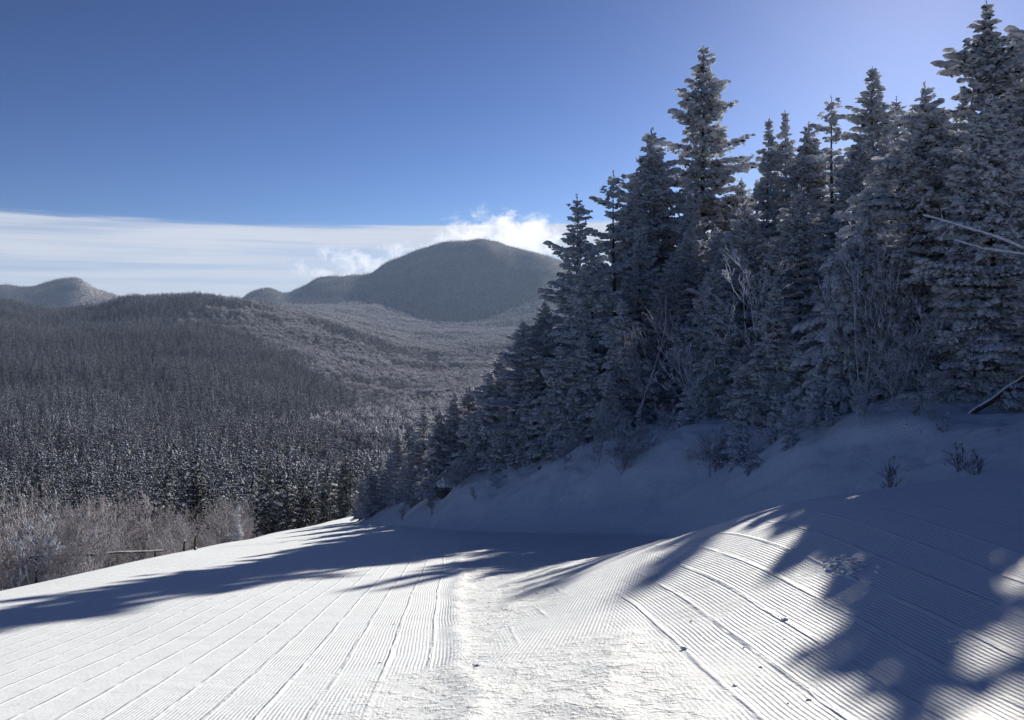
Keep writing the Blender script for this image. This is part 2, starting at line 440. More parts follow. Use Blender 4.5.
def pads(cen, dirs, ln, wd, th, rng):
    n = len(cen); d = dirs / np.linalg.norm(dirs, axis=1, keepdims=True)
    s_ = np.cross(d, np.tile([0, 0, 1.0], (n, 1))); s_ /= np.linalg.norm(s_, axis=1, keepdims=True) + 1e-9
    w_ = np.cross(s_, d)
    U = I1V[None] * (1 + rng.normal(0, .16, (n, len(I1V), 1)))
    V = cen[:, None] + U[:, :, :1] * (d * ln[:, None])[:, None] + U[:, :, 1:2] * (s_ * wd[:, None])[:, None] + U[:, :, 2:] * (w_ * th[:, None])[:, None]
    V[:, :, 2] -= (U[:, :, 1] ** 2) * (wd * .55)[:, None] + np.maximum(U[:, :, 0], 0) ** 2 * (ln * .25)[:, None]
    Fc = (I1F[None] + (np.arange(n) * len(I1V))[:, None, None]).reshape(-1, 3)
    return V.reshape(-1, 3), Fc

def spruce(H, Rm, seed, mat, slope_k=.45, whorl=.33, nb=6, fill=1.0, gappy=.0, low=.03, size=1.0, arch=0.0, puff=1.0, droop=.35, load=0.0, padk=1.0):
    """trunk and crown meshes of a rime covered spruce"""
    rng = np.random.default_rng(seed)
    def axis(h):                       # arched tip leans towards +x
        s = h / H
        return np.array([arch * s ** 2 * H + .03 * math.sin(seed + h * .7), .03 * math.cos(seed * 2 + h * .6), h * (1 - .35 * arch * s)])
    hs = np.linspace(0, H, 14)
    tr = tube([axis(h) for h in hs], [max(.013 * H * (1 - h / H) ** .9, .012) for h in hs], 8)
    cen, dr, ln, wd, th = [], [], [], [], []
    pc, pd, pl, pw, pt = [], [], [], [], []
    h = H * low
    sect = rng.uniform(.75, 1.2, 9)
    while h < H * .985:
        d = H - h
        base = Rm * (1 - math.exp(-slope_k * d / Rm))
        k = max(3, int(nb * rng.uniform(.7, 1.2)))
        if d < H * .12: k = 4
        ph = rng.uniform(0, 6.28)
        tier = 1 + gappy * math.sin(h * 2.9 + seed) + gappy * .6 * rng.normal()
        for j in range(k):
            az = ph + j * 6.283 / k + rng.normal(0, .25)
            L = base * rng.uniform(.62, 1.12) * max(.35, tier) * sect[int(az / 6.283 * 9) % 9]
            if rng.random() < gappy * .45: L *= rng.choice([.35, 1.45])
            L = max(L, .10)
            hz = np.array([math.cos(az), math.sin(az), 0]); sd = np.array([-math.sin(az), math.cos(az), 0])
            p0 = axis(h)
            el = .25 + .55 * (1 - d / H) + rng.normal(0, .10)
            if d > H * .35: el -= .35 * (d / H)
            if load:
                npd = rng.poisson(load * (1 + L * 1.5))
                for _ in range(npd):
                    s = rng.uniform(.2, 1.0); r = s * L
                    zz = r * math.tan(el) * .55 - droop * r * r / max(L, .4) * .75 + .12 * L * s ** 4
                    tz = math.tan(el) * .55 - 1.5 * droop * r / max(L, .4) + .3 * s ** 3
                    ws = (.42 * L * (1 - s) ** .7 + .05)
                    off = rng.uniform(-.8, .8) * ws
                    pc.append(p0 + hz * r + sd * off + np.array([0, 0, zz + .05 - abs(off) * .32]))
                    pd.append(hz + sd * (off / (ws + .02)) * .8 + np.array([0, 0, tz - .15]))
                    g = rng.uniform(.55, 1.3) * padk * (.55 + .45 * min(1, L / 1.2))
                    pl.append(.20 * g); pw.append(.115 * g); pt.append(.075 * g)
            nst = max(2, int(L / (.125 * size)))
            for q in range(nst):
                s = (q + rng.uniform(.1, .9)) / nst
                r = s * L
                zz = r * math.tan(el) * .55 - droop * r * r / max(L, .4) * .75 + .12 * L * s ** 4
                c0 = p0 + hz * r + np.array([0, 0, zz])
                wside = (.42 * L * (1 - s) ** .7 + .05) * min(1, s * 4 + .3)
                nl = max(1, int(fill * (1 + 2.2 * wside / (.115 * size)) * rng.uniform(.6, 1.1)))
                for _ in range(nl):
                    if s < .18 and rng.random() < .45: continue
                    off = rng.uniform(-1, 1) * wside
                    c = c0 + sd * off + np.array([0, 0, rng.normal(-.03, .055) * size - abs(off) * .30])
                    dd = hz * (1 - .5 * abs(off) / (wside + .01)) + sd * np.sign(off) * (.9 * abs(off) / (wside + .01)) + np.array([0, 0, rng.normal(-.15, .35)])
                    g = size * rng.uniform(.6, 1.25)
                    cen.append(c); dr.append(dd); ln.append(.115 * g); wd.append(.050 * g * puff); th.append(.043 * g * puff)
        h += whorl * rng.uniform(.7, 1.3) * (.55 + .45 * min(1, d / (H * .5)))
    # leader
    for q in range(int(9 / size)):
        cen.append(axis(H * (1 - .012 * q)) + rng.normal(0, .02, 3)); dr.append(np.array([rng.normal(0, .4), rng.normal(0, .4), 1.0]))
        ln.append(.10 * size); wd.append(.045 * size); th.append(.04 * size)
    V, Fc = clumps(np.array(cen), np.array(dr), np.array(ln), np.array(wd), np.array(th), rng)
    if load:
        V2, F2 = pads(np.array(pc), np.array(pd), np.array(pl), np.array(pw), np.array(pt), rng)
        me_ = mesh_np('crown', np.concatenate([V, V2]), np.concatenate([Fc, F2 + len(V)]), mat)
        me_.materials.append(RIMESNOW)
        snowy = np.concatenate([np.zeros(len(Fc), np.int32), np.ones(len(F2), np.int32)])
        me_.polygons.foreach_set('material_index', snowy); me_.polygons.foreach_set('use_smooth', snowy.astype(bool)); me_.update()
        return mesh_np('trunk', tr[0], tr[1], BARK, True), me_
    return mesh_np('trunk', tr[0], tr[1], BARK, True), mesh_np('crown', V, Fc, mat)

def bare(H, seed, mat, spread=.55, lev=3, kids=(9, 7, 5), r0=.03, rmin=.009, k=4, stems=1, lean=0.0, whole=False):
    """bare hardwood: trunk mesh and branch mesh of rimed twigs"""
    rng = np.random.default_rng(seed)
    trunks, twigs = [], []
    def grow(p, d, L, r, level):
        n = 6 if level == 0 else 4
        pts = [p.copy()]; dd = d / np.linalg.norm(d)
        for i in range(n):
            dd = dd + rng.normal(0, .09 + .05 * level, 3) + np.array([0, 0, .05 + .04 * level]); dd /= np.linalg.norm(dd)
            pts.append(pts[-1] + dd * L / n)
        pts = np.array(pts)
        rad = np.maximum(np.linspace(r, r * .3, n + 1), rmin)
        (trunks if level == 0 else twigs).append((pts, rad))
        if level >= lev: return
        m = int(kids[level] * rng.uniform(.75, 1.25))
        for _ in range(m):
            s = rng.uniform(.22 if level == 0 else .12, .97)
            f = s * n; i = min(int(f), n - 1); q = pts[i] + (pts[i + 1] - pts[i]) * (f - i)
            ax = pts[i + 1] - pts[i]; ax /= np.linalg.norm(ax)
            v = rng.normal(0, 1, 3); v -= ax * v.dot(ax); v /= np.linalg.norm(v) + 1e-9
            nd = ax * (1 - spread * .45) + v * spread * rng.uniform(.7, 1.3)
            grow(q, nd, L * rng.uniform(.28, .55) * (1.1 - .55 * s), max(r * .5 * (1 - .5 * s), rmin), level + 1)
    for q in range(stems):
        d = np.array([rng.normal(0, .16) + lean, rng.normal(0, .16), 1.0]) if stems > 1 else np.array([lean, 0, 1.0])
        grow(np.array([rng.normal(0, .012 * (stems > 1)), rng.normal(0, .012 * (stems > 1)), -.1]), d, H * rng.uniform(.75, 1.05), r0 * H / 4, 0)
    if whole: return tubes_mesh('bare_sapling', trunks + twigs, mat, k)
    return tubes_mesh('trunk', trunks, mat, k), tubes_mesh('branches', twigs, mat, k)

# ------------------------------------------------------------------ near spruces
VAR = {
    'tall':   spruce(13, 3.1, 3, RIME, slope_k=.50, gappy=.12, whorl=.42, size=.95, puff=1.3, fill=1.1, load=2.17, padk=1.0),
    'dense':  spruce(12, 3.3, 7, RIME, nb=7, fill=1.25, slope_k=.56, gappy=.08, puff=1.4, whorl=.42, size=.95, load=2.75, padk=1.0),
    'gappy':  spruce(14, 3.1, 12, RIME, gappy=.22, whorl=.46, slope_k=.52, puff=1.35, size=.95, fill=1.15, load=2.75, padk=1.0),
    'slim':   spruce(11, 1.7, 19, RIME, slope_k=.36, gappy=.14, nb=5, puff=1.3, size=.92, load=1.89, padk=1.0),
    'spire':  spruce(13, 2.8, 23, RIME, slope_k=.47, gappy=.18, whorl=.46, puff=1.3, size=.95, load=2.17, padk=1.0),
    'bushy':  spruce(8, 2.9, 29, RIME, slope_k=.72, nb=7, fill=1.15, gappy=.14, puff=1.5, size=.95, droop=.5, load=3.19, padk=1.1),
    'pale':   spruce(9.5, 2.1, 31, RIME_PALE, slope_k=.55, arch=.20, fill=1.2, puff=1.5, gappy=.12, droop=.6, size=.92, load=3.77, padk=1.0),
    'laden':  spruce(3.2, 1.35, 37, RIME_PALE, slope_k=.62, whorl=.34, size=.75, puff=2.1, gappy=.16, droop=.7, fill=1.0, load=3.77, padk=0.75),
    'thin':   spruce(10.5, 2.1, 43, RIME, slope_k=.45, gappy=.42, whorl=.6, nb=5, fill=.8, puff=1.3, size=.92, load=2.03, padk=1.0),
    'dark':   spruce(9, 2.0, 47, RIME_DARK, slope_k=.48, gappy=.10, load=0.12, padk=1.0),
}
VH = {'tall': 13, 'dense': 12, 'gappy': 14, 'slim': 11, 'spire': 13, 'bushy': 8, 'pale': 9.5, 'laden': 3.2, 'thin': 10.5, 'dark': 9}
GSP = 'rime covered spruces along the bank'
def ux(u, y): return (u - 512) / F * y
def zv(v, y): return -(v - HOR) / F * y
nspruce = 0
def plant(kind, u, v, y, label, group=GSP, cat='tree', rz=None, name='rimed_spruce', tilt=(0, 0), ground=None, bury=.15, wide=1.0):
    """spruce whose tip stands at height seen at row v for a trunk y metres away"""
    global nspruce
    nspruce += 1
    x = ux(u, y); g = (ground(x, y) if ground else hn(x, y)) - bury
    H = zv(v, y) - g
    s = H / VH[kind]
    rz = (nspruce * 2.399) % 6.283 if rz is None else rz
    t_ = thing(name, (x, y, g), label, cat, group, rz, tilt, s)
    t_.scale = (s * wide, s * wide, s)
    for nm, me_ in zip(('trunk', 'crown'), VAR[kind]): obj(nm, me_, t_)
    return t_

TREES = [
    ('spire', 577, 195, 47, 'slender rimed spruce spire at the left end of the tall treetops'),
    ('thin', 614, 172, 54, 'thin gappy rimed spruce between the left spire and its fuller neighbour'),
    ('dense', 651, 128, 60, 'full dense rimed spruce just left of the tallest layered spruce'),
    ('gappy', 703, 45, 66, 'tall layered rimed spruce with gaps of sky and long side boughs, left of centre wood'),
    ('slim', 768, 119, 60, 'left one of a pair of slim distant rimed spruces'),
    ('slim', 786, 111, 61, 'right one of a pair of slim distant rimed spruces'),
    ('thin', 832, 97, 52, 'narrow topped rimed spruce right of the slim distant pair'),
    ('tall', 873, 67, 52, 'broad shouldered rimed spruce standing behind the pale arching spruce'),
    ('spire', 897, 97, 56, 'rimed spruce half hidden behind the tip of the pale arching spruce'),
    ('dense', 925, 83, 26, 'pointed rimed spruce between the arching pale spruce and the giant at right'),
    ('gappy', 987, 1, 33, 'giant rimed spruce reaching the top edge at the far right'),
    ('tall', 1018, 30, 36, 'tall rimed spruce behind the giant at the right edge'),
    ('dense', 522, 320, 46, 'stout rimed spruce alone below the left spire, beside the dead snags'),
    ('dense', 592, 248, 45, 'rimed spruce filling the gap below the left spire'),
    ('bushy', 560, 345, 43, 'bushy low rimed spruce in the left front row of the bank'),
    ('bushy', 622, 300, 42, 'bushy rimed spruce in front of the bare grey trunk'),
    ('dense', 672, 255, 49, 'heavy rimed spruce in the front row behind the snow mound'),
    ('bushy', 722, 300, 37, 'wide rimed spruce right behind the brow of the snow mound'),
    ('dense', 745, 200, 41, 'dark gapped rimed spruce in the hollow between the tall spruce and the slim pair'),
    ('dense', 800, 185, 39, 'massive rimed spruce left of the pale arching spruce'),
    ('bushy', 775, 285, 30, 'rime clotted bushy spruce above the small snow laden firs'),
    ('dense', 845, 228, 34, 'deep shaded rimed spruce directly behind the bare frosted shrub'),
    ('dense', 945, 132, 34, 'shaded rimed spruce behind the slanting dead trunk'),
    ('bushy', 905, 262, 34, 'low shaded rimed spruce behind the frosted saplings'),
    ('bushy', 975, 290, 30, 'low dark rimed spruce under the giant at right'),
    ('dense', 1040, 215, 24, 'rimed spruce cut by the right edge above the leaning log'),
    ('tall', 455, 392, 52, 'rimed spruce above the snow capped boulder'),
    ('bushy', 490, 372, 49, 'bushy rimed spruce between the boulder and the stout spruce'),
    ('spire', 424, 402, 56, 'narrow rimed spruce left of the boulder on the descending tree line'),
    ('bushy', 440, 420, 52, 'low rimed spruce crouching over the boulder'),
    ('tall', 398, 428, 60, 'rimed spruce third from the low end of the descending tree line'),
    ('spire', 381, 450, 63, 'rimed spruce second from the low end of the descending tree line'),
    ('bushy', 364, 476, 64, 'last small rimed spruce at the low end of the descending tree line'),
    ('bushy', 405, 462, 58, 'squat rimed spruce in front of the descending tree line'),
    ('bushy', 690, 318, 46, 'bushy rimed spruce at the left shoulder of the snow mound'),
    ('bushy', 655, 352, 43.5, 'low rimed spruce between the bare grey trunk and the snow mound'),
    ('bushy', 585, 335, 42.5, 'bushy rimed spruce left of the bare grey trunk'),
    ('dense', 545, 300, 49, 'full rimed spruce just behind the stout one by the snags'),
    ('bushy', 530, 392, 44.5, 'low rimed spruce at the foot of the stout one by the snags'),
    ('dense', 470, 385, 54, 'rimed spruce directly under the forked dead snag'),
    ('bushy', 425, 432, 57, 'rounded rimed spruce left of the boulder'),
    ('dense', 410, 420, 62, 'taller rimed spruce behind the squat one on the descending tree line'),
    ('bushy', 385, 470, 61, 'low rimed spruce touching the snow near the low end of the descending tree line'),
    ('bushy', 820, 300, 31, 'bushy rimed spruce behind the tip of the small laden fir'),
    ('bushy', 870, 300, 30, 'bushy shaded rimed spruce behind the white tipped sapling'),
    ('bushy', 1018, 320, 24, 'rimed spruce over the leaning log at the right edge'),
    ('dense', 500, 352, 52, 'full rimed spruce between the two dead snags and the stout spruce'),
    ('dense', 440, 408, 59, 'full rimed spruce on the descending tree line, left of the forked snag'),
    ('dense', 418, 440, 55, 'wide rimed spruce just left of the boulder'),
    ('bushy', 392, 452, 62.5, 'wide low rimed spruce on the descending tree line'),
    ('bushy', 372, 468, 61.5, 'low rimed spruce beside the last one of the descending tree line'),
    ('bushy', 480, 410, 49, 'low rimed spruce right of the boulder'),
    ('bushy', 505, 418, 46, 'low shaded rimed spruce over the weeds below the snags'),
    ('bushy', 610, 372, 40, 'low rimed spruce left of the foot of the bare grey trunk'),
    ('bushy', 575, 385, 42, 'low shaded rimed spruce below the left spire'),
    ('dense', 715, 262, 39, 'rimed spruce rising behind the snow mound'),
    ('dense', 690, 225, 51, 'broad rimed spruce below the tallest layered spruce'),
    ('dense', 860, 130, 47, 'full rimed spruce behind the pale arching one'),
    ('dense', 905, 150, 42, 'full shaded rimed spruce right of the pale arching one'),
    ('dense', 962, 118, 39, 'full rimed spruce between the pointed spruce and the giant'),
    ('dense', 1008, 95, 38, 'full rimed spruce filling the right edge behind the giant'),
    ('bushy', 795, 340, 29, 'bushy rimed spruce behind the bent snow laden fir'),
    ('bushy', 745, 345, 31.5, 'bushy rimed spruce at the right shoulder of the snow mound'),
    ('bushy', 925, 318, 31, 'low shaded rimed spruce behind the left frosted sapling'),
    ('dense', 912, 185, 31, 'shaded rimed spruce directly under the pointed one beside the giant'),
    ('dense', 960, 132, 25.5, 'shaded rimed spruce under the hanging limbs'),
    ('bushy', 942, 305, 26.5, 'bushy shaded rimed spruce behind the left twiggy sapling'),
    ('bushy', 990, 285, 25.5, 'bushy shaded rimed spruce behind the large twiggy sapling'),
    ('bushy', 900, 325, 28, 'low shaded rimed spruce behind the right stems of the white tipped saplings'),
    ('dense', 1030, 265, 21.5, 'rimed spruce at the right edge above the frosted shrubs'),
    ('dense', 808, 122, 58, 'rimed spruce of the second row between the slim pair and the narrow topped one'),
    ('dense', 742, 178, 66, 'rimed spruce of the second row right of the tallest layered spruce'),
    ('dense', 630, 190, 57, 'rimed spruce of the second row between the thin gappy one and the full dense one'),
    ('laden', 830, 398, 24.5, 'snow laden fir right of the free tipped small fir'),
    ('laden', 722, 425, 28.5, 'snow laden fir at the left end of the small firs on the bank'),
    ('laden', 790, 415, 24.8, 'squat snow laden fir in the middle of the small firs on the bank'),
    ('dense', 992, 95, 22.8, 'full rimed spruce in front of the giant, behind the hanging limbs'),
    ('laden', 815, 372, 25.5, 'small snow laden fir in front of the wood, tip free'),
    ('laden', 742, 408, 27.5, 'small snow laden fir left of its free tipped neighbour on the bank'),
    ('laden', 752, 440, 25.5, 'knee high snow laden fir, foremost on the bank'),
    ('laden', 690, 372, 34, 'small snow laden fir on the brow of the snow mound'),
    ('laden', 640, 408, 37, 'small snow laden fir at the foot of the bare grey trunk'),
    ('laden', 775, 395, 27, 'bent snow laden fir between the two small firs and the wood'),
]
for (k, u, v, y, lab) in TREES: plant(k, u, v, y, lab, rz=.17 if lab.startswith('tall layered') else None, wide=1.3 if (u < 535 or 'giant rimed spruce reaching' in lab) else 1.12 if k != 'slim' else 1.0)
plant('pale', 846, 122, 27, 'pale thickly rimed spruce arching to the right, brightest in the wood', rz=0.1)
# the rows behind, seen through the gaps
rng = random.Random(5)
for (u, v, y) in [(545, 300, 53), (570, 262, 56), (640, 215, 52), (690, 190, 55), (735, 205, 60), (810, 190, 54), (850, 150, 56), (905, 160, 55), (945, 140, 52),
                  (985, 130, 48), (1010, 140, 44), (480, 400, 60), (505, 375, 57), (440, 425, 66), (665, 235, 62), (780, 205, 66), (880, 190, 64), (715, 225, 50), (600, 285, 60), (960, 200, 40), (1000, 215, 37)]:
    plant(rng.choice(['dense', 'tall', 'spire']), u, v, y, 'shaded rimed spruce of the back rows, filling gaps between the front trees', 'back row spruces of the wood')
# shading trees beyond the right edge of the photo
for (x, y, H, k) in [(24, 30, 13, 'tall'), (21, 36, 14, 'spire'), (27, 38, 13, 'dense'), (18.5, 21, 9, 'thin')]:
    g = hn(x, y); t_ = thing('rimed_spruce', (x, y, g - .1), 'rimed spruce of the wood beyond the right edge', 'tree', 'spruces beyond the right edge', x, (0, 0), H / VH[k])
    for nm, me_ in zip(('trunk', 'crown'), VAR[k]): obj(nm, me_, t_)

# far end of the trail and between the thicket
def hmix(x, y): return max(hn(x, y), float(h_far([x], [y])[0]))
for (k, u, v, y, lab) in [
    ('dark', 346, 449, 88, 'dark spruce right above the far end of the groomed trail'),
    ('dark', 327, 468, 93, 'smaller dark spruce left of the one above the trail end'),
    ('dark', 306, 466, 96, 'dark spruce in the middle of the row behind the trail end'),
    ('dark', 288, 472, 98, 'dark spruce second from the left behind the trail end'),
    ('dark', 269, 474, 92, 'leftmost dark spruce behind the trail end, beside the hardwood thicket'),
    ('dark', 197, 452, 66, 'taller rimed spruce rising out of the bare hardwood thicket'),
    ('dark', 166, 472, 62, 'broader rimed spruce rising out of the bare hardwood thicket'),
    ('thin', 238, 505, 47, 'small pale spruce where the thicket meets the snow')]:
    plant(k, u, v, y, lab, 'spruces at the far trail end and in the thicket', ground=hmix)
for q in range(14):
    u = 252 + q * 9 + rng.uniform(-4, 4); y = rng.uniform(104, 128)
    plant('dark', u, rng.uniform(474, 492), y, 'small dark spruce in the shaded row behind the trail end', 'dark spruces behind the trail end', ground=hmix)

# ------------------------------------------------------------------ bare hardwoods and dead wood on the bank
def bare_tree(name, u, vtop, y, H0, seed, label, cat='tree', group=None, mat=TWIG, rz=0, ground=None, **kw):
    x = ux(u, y); g = (ground or hn)(x, y) - .05
    H = zv(vtop, y) - g
    if kw.get('whole'):
        o = obj(name, bare(H, seed, mat, **kw)); o.location = (x, y, g); return tag(o, label, cat, group)
    tr, br = bare(H, seed, mat, **kw)
    t_ = thing(name, (x, y, g), label, cat, group, rz)
    obj('trunk', tr, t_); obj('branches', br, t_)
    return t_
rng = random.Random(77)
GBR = 'frosted brush at the foot of the wood'
BRUSH = [bare(1.6, 800 + k, TWIG, whole=True, stems=6, kids=(7, 5, 4), r0=.02, rmin=.006, spread=.7, k=3) for k in range(4)]
nb_ = 0
while nb_ < 46:
    y = rng.uniform(17, 58); x = rng.uniform(-9, 19)
    d = float(toe_dist(np.array([x]), np.array([y]))[0])
    if not (2.2 < d < 6.5) or ux(1040, y) < x: continue
    o = obj('frosted_brush', BRUSH[nb_ % 4]); s_ = rng.uniform(.35, 1.2); nb_ += 1
    o.location = (x, y, hn(x, y) - .05); o.scale = (s_ * 1.2, s_ * 1.2, s_); o.rotation_euler = (0, 0, rng.uniform(0, 6))
    tag(o, 'low frosted brush at the foot of the front spruces', 'shrub', GBR)
GB = 'bare frosted hardwoods in front of the wood'
bare_tree('frosted_sapling', 862, 250, 26, 0, 51, 'bare many stemmed frosted sapling with white lit tips, before the pale arching spruce', group=GB, stems=5, kids=(9, 6, 4), r0=.02, rmin=.011, spread=.5)
bare_tree('frosted_sapling', 893, 262, 25, 0, 52, 'bare frosted sapling just right of the white tipped one', group=GB, stems=3, kids=(9, 6, 4), r0=.02, rmin=.010, spread=.5)
bare_tree('frosted_sapling', 968, 232, 27, 0, 53, 'large twiggy frosted sapling under the giant spruce at right', group=GB, stems=4, kids=(11, 7, 5), r0=.022, rmin=.010, spread=.6)
bare_tree('frosted_sapling', 938, 290, 26, 0, 57, 'frosted sapling left of the large twiggy one', group=GB, stems=3, kids=(9, 6, 4), r0=.02, rmin=.010, spread=.55)
bare_tree('frosted_sapling', 1000, 262, 24.5, 0, 91, 'frosted sapling beside the right edge under the hanging limbs', group=GB, stems=4, kids=(10, 7, 5), r0=.02, rmin=.008, spread=.6)
bare_tree('frosted_sapling', 915, 300, 24, 0, 92, 'dense frosted sapling between the white tipped and the large twiggy ones', group=GB, stems=5, kids=(10, 7, 5), r0=.018, rmin=.008, spread=.65)
bare_tree('frosted_sapling', 752, 228, 33, 0, 54, 'frosted hardwood sapling glinting in the dark gap below the slim pair', group=GB, stems=2, kids=(10, 7, 4), r0=.018, rmin=.011)
bare_tree('frosted_sapling', 700, 330, 33.5, 0, 58, 'frosted twiggy sapling on the brow behind the snow mound', group=GB, stems=3, kids=(8, 6, 4), r0=.018, rmin=.010)
bare_tree('bare_trunk_tree', 636, 255, 37.5, 0, 55, 'bare grey hardwood trunk standing out before the dark front row', group=GB, stems=1, kids=(14, 6, 4), r0=.034, rmin=.010, mat=TWIG_THIN)
bare_tree('dead_snag', 470, 338, 53, 0, 56, 'dead snag with upswept bare limbs left of the stout spruce', cat='dead tree', group='dead snags on the tree line', stems=2, kids=(8, 4, 2), r0=.03, rmin=.014, mat=TWIG_THIN, lean=-.05)
bare_tree('dead_snag', 489, 348, 51, 0, 59, 'straight thin dead snag right of the forked one', cat='dead tree', group='dead snags on the tree line', stems=1, kids=(9, 3, 2), r0=.026, rmin=.013, mat=TWIG_THIN)
for (u, v, y, s_, lab) in [
    (815, 405, 24.5, 61, 'thin frosted sapling in front of the snow laden firs'),
    (918, 400, 22, 62, 'small spindly frosted shrub poking from the bank snow'),
    (945, 412, 20.5, 63, 'frosted shrub right of the spindly one on the bank'),
    (1000, 425, 19, 64, 'frosted shrub under the leaning log')]:
    bare_tree('frosted_shrub', u, v, y, 0, s_, lab, cat='shrub', group='frosted shrubs on the bank', whole=True, stems=4, kids=(7, 5, 3), r0=.02, rmin=.006, spread=.6)
for (u, v, y, s_, lab) in [
    (432, 488, 46, 71, 'dark grass tuft below the boulder on the shaded snow'),
    (475, 484, 43, 72, 'sparse weeds on the shaded bank below the dead snags'),
    (505, 472, 43.5, 73, 'weed clump under the stout spruce'),
    (402, 505, 50, 74, 'small weed clump at the low end of the shaded bank'),
    (892, 455, 18.5, 75, 'twisted dark weed stem on the snow bank'),
    (960, 440, 17.5, 76, 'dark weed clump below the leaning log'),
    (975, 448, 16.5, 77, 'low weed clump nearest the groomed shelf at right'),
    (600, 455, 39, 78, 'weeds at the foot of the bushy front row spruce'),
    (540, 462, 42, 79, 'weeds at the foot of the low bushy spruce')]:
    bare_tree('dry_weed', u, v, y, 0, s_, lab, cat='weeds', group='dry weeds poking through the snow', whole=True, stems=7, kids=(5, 3, 2), r0=.02, rmin=.005, spread=.6, lev=2, mat=TWIG_THIN)

def pole_thing(name, pts, r, label, cat, cap=True, mat=BARK, k=8, group=None, stubs=0):
    pts = np.asarray(pts, float); o0 = pts[0].copy()
    t_ = thing(name, tuple(o0), label, cat, group)
    P = pts - o0
    rng_ = np.random.default_rng(int(abs(pts[0][0]) * 100))
    n = 9; q = np.linspace(0, 1, n)
    seg = np.linspace(0, 1, len(P))
    C_ = np.stack([np.interp(q, seg, P[:, c]) for c in range(3)], 1) + rng_.normal(0, r * .16, (n, 3))
    rad = r * np.linspace(1, .55, n) * rng_.uniform(.85, 1.15, n)
    parts_ = [(C_, rad)]
    if stubs:
        ax = (C_[-1] - C_[0]) / np.linalg.norm(C_[-1] - C_[0])
        for q_ in range(stubs):
            i_ = rng_.integers(1, n - 1); v_ = rng_.normal(0, 1, 3); v_ -= ax * v_.dot(ax); v_ /= np.linalg.norm(v_)
            L_ = r * rng_.uniform(3, 9); d_ = v_ + ax * .7
            parts_.append((np.array([C_[i_], C_[i_] + d_ * L_ * .5, C_[i_] + d_ * L_ + [0, 0, -.1 * L_]]), np.array([r * .3, r * .22, r * .1])))
    obj('trunk', tubes_mesh('trunk', parts_, mat, k), t_)
    if cap:
        up = C_ + np.array([0, 0, 1]) * (rad * .75)[:, None]
        obj('snow_cap', tubes_mesh('snow_cap', [(up, rad * .72)], SNOWL, k), t_)
    return t_
def P3(u, v, y): return (ux(u, y), y, zv(v, y))
b0 = P3(966, 428, 21.5)
pole_thing('leaning_log', [(b0[0], b0[1], hn(b0[0], b0[1]) - .1), P3(1075, 345, 21.0)], .07, 'dark leaning log propped out of the snow bank at the right edge', 'log', stubs=5)
t_ = pole_thing('fallen_limb', [P3(1075, 272, 20.2), P3(1000, 238, 20.4), P3(924, 215, 21.0)], .04, 'long snow lined limb hanging across the shaded spruces at right', 'branch', stubs=14, mat=TWIG)
pole_thing('fallen_limb', [P3(1075, 262, 20.0), P3(985, 249, 20.5), P3(955, 240, 20.8)], .034, 'shorter snow lined limb just under the long hanging one', 'branch', stubs=10, mat=TWIG)
b0 = P3(893, 300, 30)
pole_thing('slanting_trunk', [(b0[0], b0[1], b0[2] - 1.0), P3(905, 265, 30), P3(962, 172, 30.5)], .10, 'slanting dead trunk leaning right, behind the hanging limbs', 'dead tree', cap=False)

# boulder with a snow cap
def lump(name, rx, ry, rz_, seed, mat, sub=3, amp=.25):
    import bmesh
    bm = bmesh.new(); bmesh.ops.create_icosphere(bm, subdivisions=sub, radius=1)
    me_ = bpy.data.meshes.new(name); bm.to_mesh(me_); bm.free()
    n = len(me_.vertices); c = np.zeros(n * 3, np.float32); me_.vertices.foreach_get('co', c); c = c.reshape(-1, 3).astype(float)
    f = 1 + amp * (fbm(c[:, 0] * 1.7 + seed, c[:, 1] * 1.7 + c[:, 2] * 1.3, seed, 3) + fbm(c[:, 2] * 1.9 - seed, c[:, 0] * 1.5, seed + 5, 3))
    c = c * f[:, None] * np.array([rx, ry, rz_])
    me_.vertices.foreach_set('co', c.astype(np.float32).ravel()); me_.update(); me_.materials.append(mat)
    return me_
x, y = ux(448, 49), 49; g = hn(x, y)
bd = thing('boulder', (x, y, g), 'dark boulder with a thick snow cap under the descending trees', 'rock')
obj('rock', lump('rock', .55, .55, .55, 3, ROCK), bd)
cap = obj('snow_cap', lump('snow_cap', .54, .52, .34, 8, SNOWL), bd); cap.location = (0, 0, .38)

# snow clods dropped on the groomed snow
clod = [lump('snow_clod', .05, .042, .026, k, SNOWL, 3, .75) for k in range(5)]
for me_ in clod: me_.polygons.foreach_set('use_smooth', np.ones(len(me_.polygons), bool))
rng = random.Random(11)
def clod_at(u, v, s, label, group):
    d = None
    for yy in np.linspace(4, 40, 1500):
        xx = ux(u, yy)
        if hn(xx, yy) >= zv(v, yy): d = (xx, yy); break
    if not d: return
    o = obj('snow_clod', clod[rng.randrange(5)]); o.location = (d[0], d[1], hn(*d) + .008 * s); o.scale = (s, s, s); o.rotation_euler = (0, 0, rng.uniform(0, 6))
    tag(o, label, 'snow clod', group)
for (u, v, s, lab) in [(953, 642, .6, 'lone snow clod in the sunlit gap of the right shadow'), (685, 650, .6, 'snow clod on the ridged snow right of the turning pass'),
                       (652, 662, .55, 'snow clod beside the edge of the turning pass'), (785, 620, .5, 'snow clod midway along the ridged snow'),
                       (478, 668, .9, 'snow clod on the trampled snow right of the left pass'), (455, 677, .7, 'snow clod at the corner of the left pass')]:
    clod_at(u, v, s, lab, 'snow clods on the groomed snow')
for k in range(34):
    a = rng.gauss(0, 1); clod_at(846 + 13 * a, 565 + 4.5 * rng.gauss(0, 1), rng.uniform(.35, 1.05), 'snow clod in the heap of broken lumps beside the right shadow', 'heap of broken snow lumps')
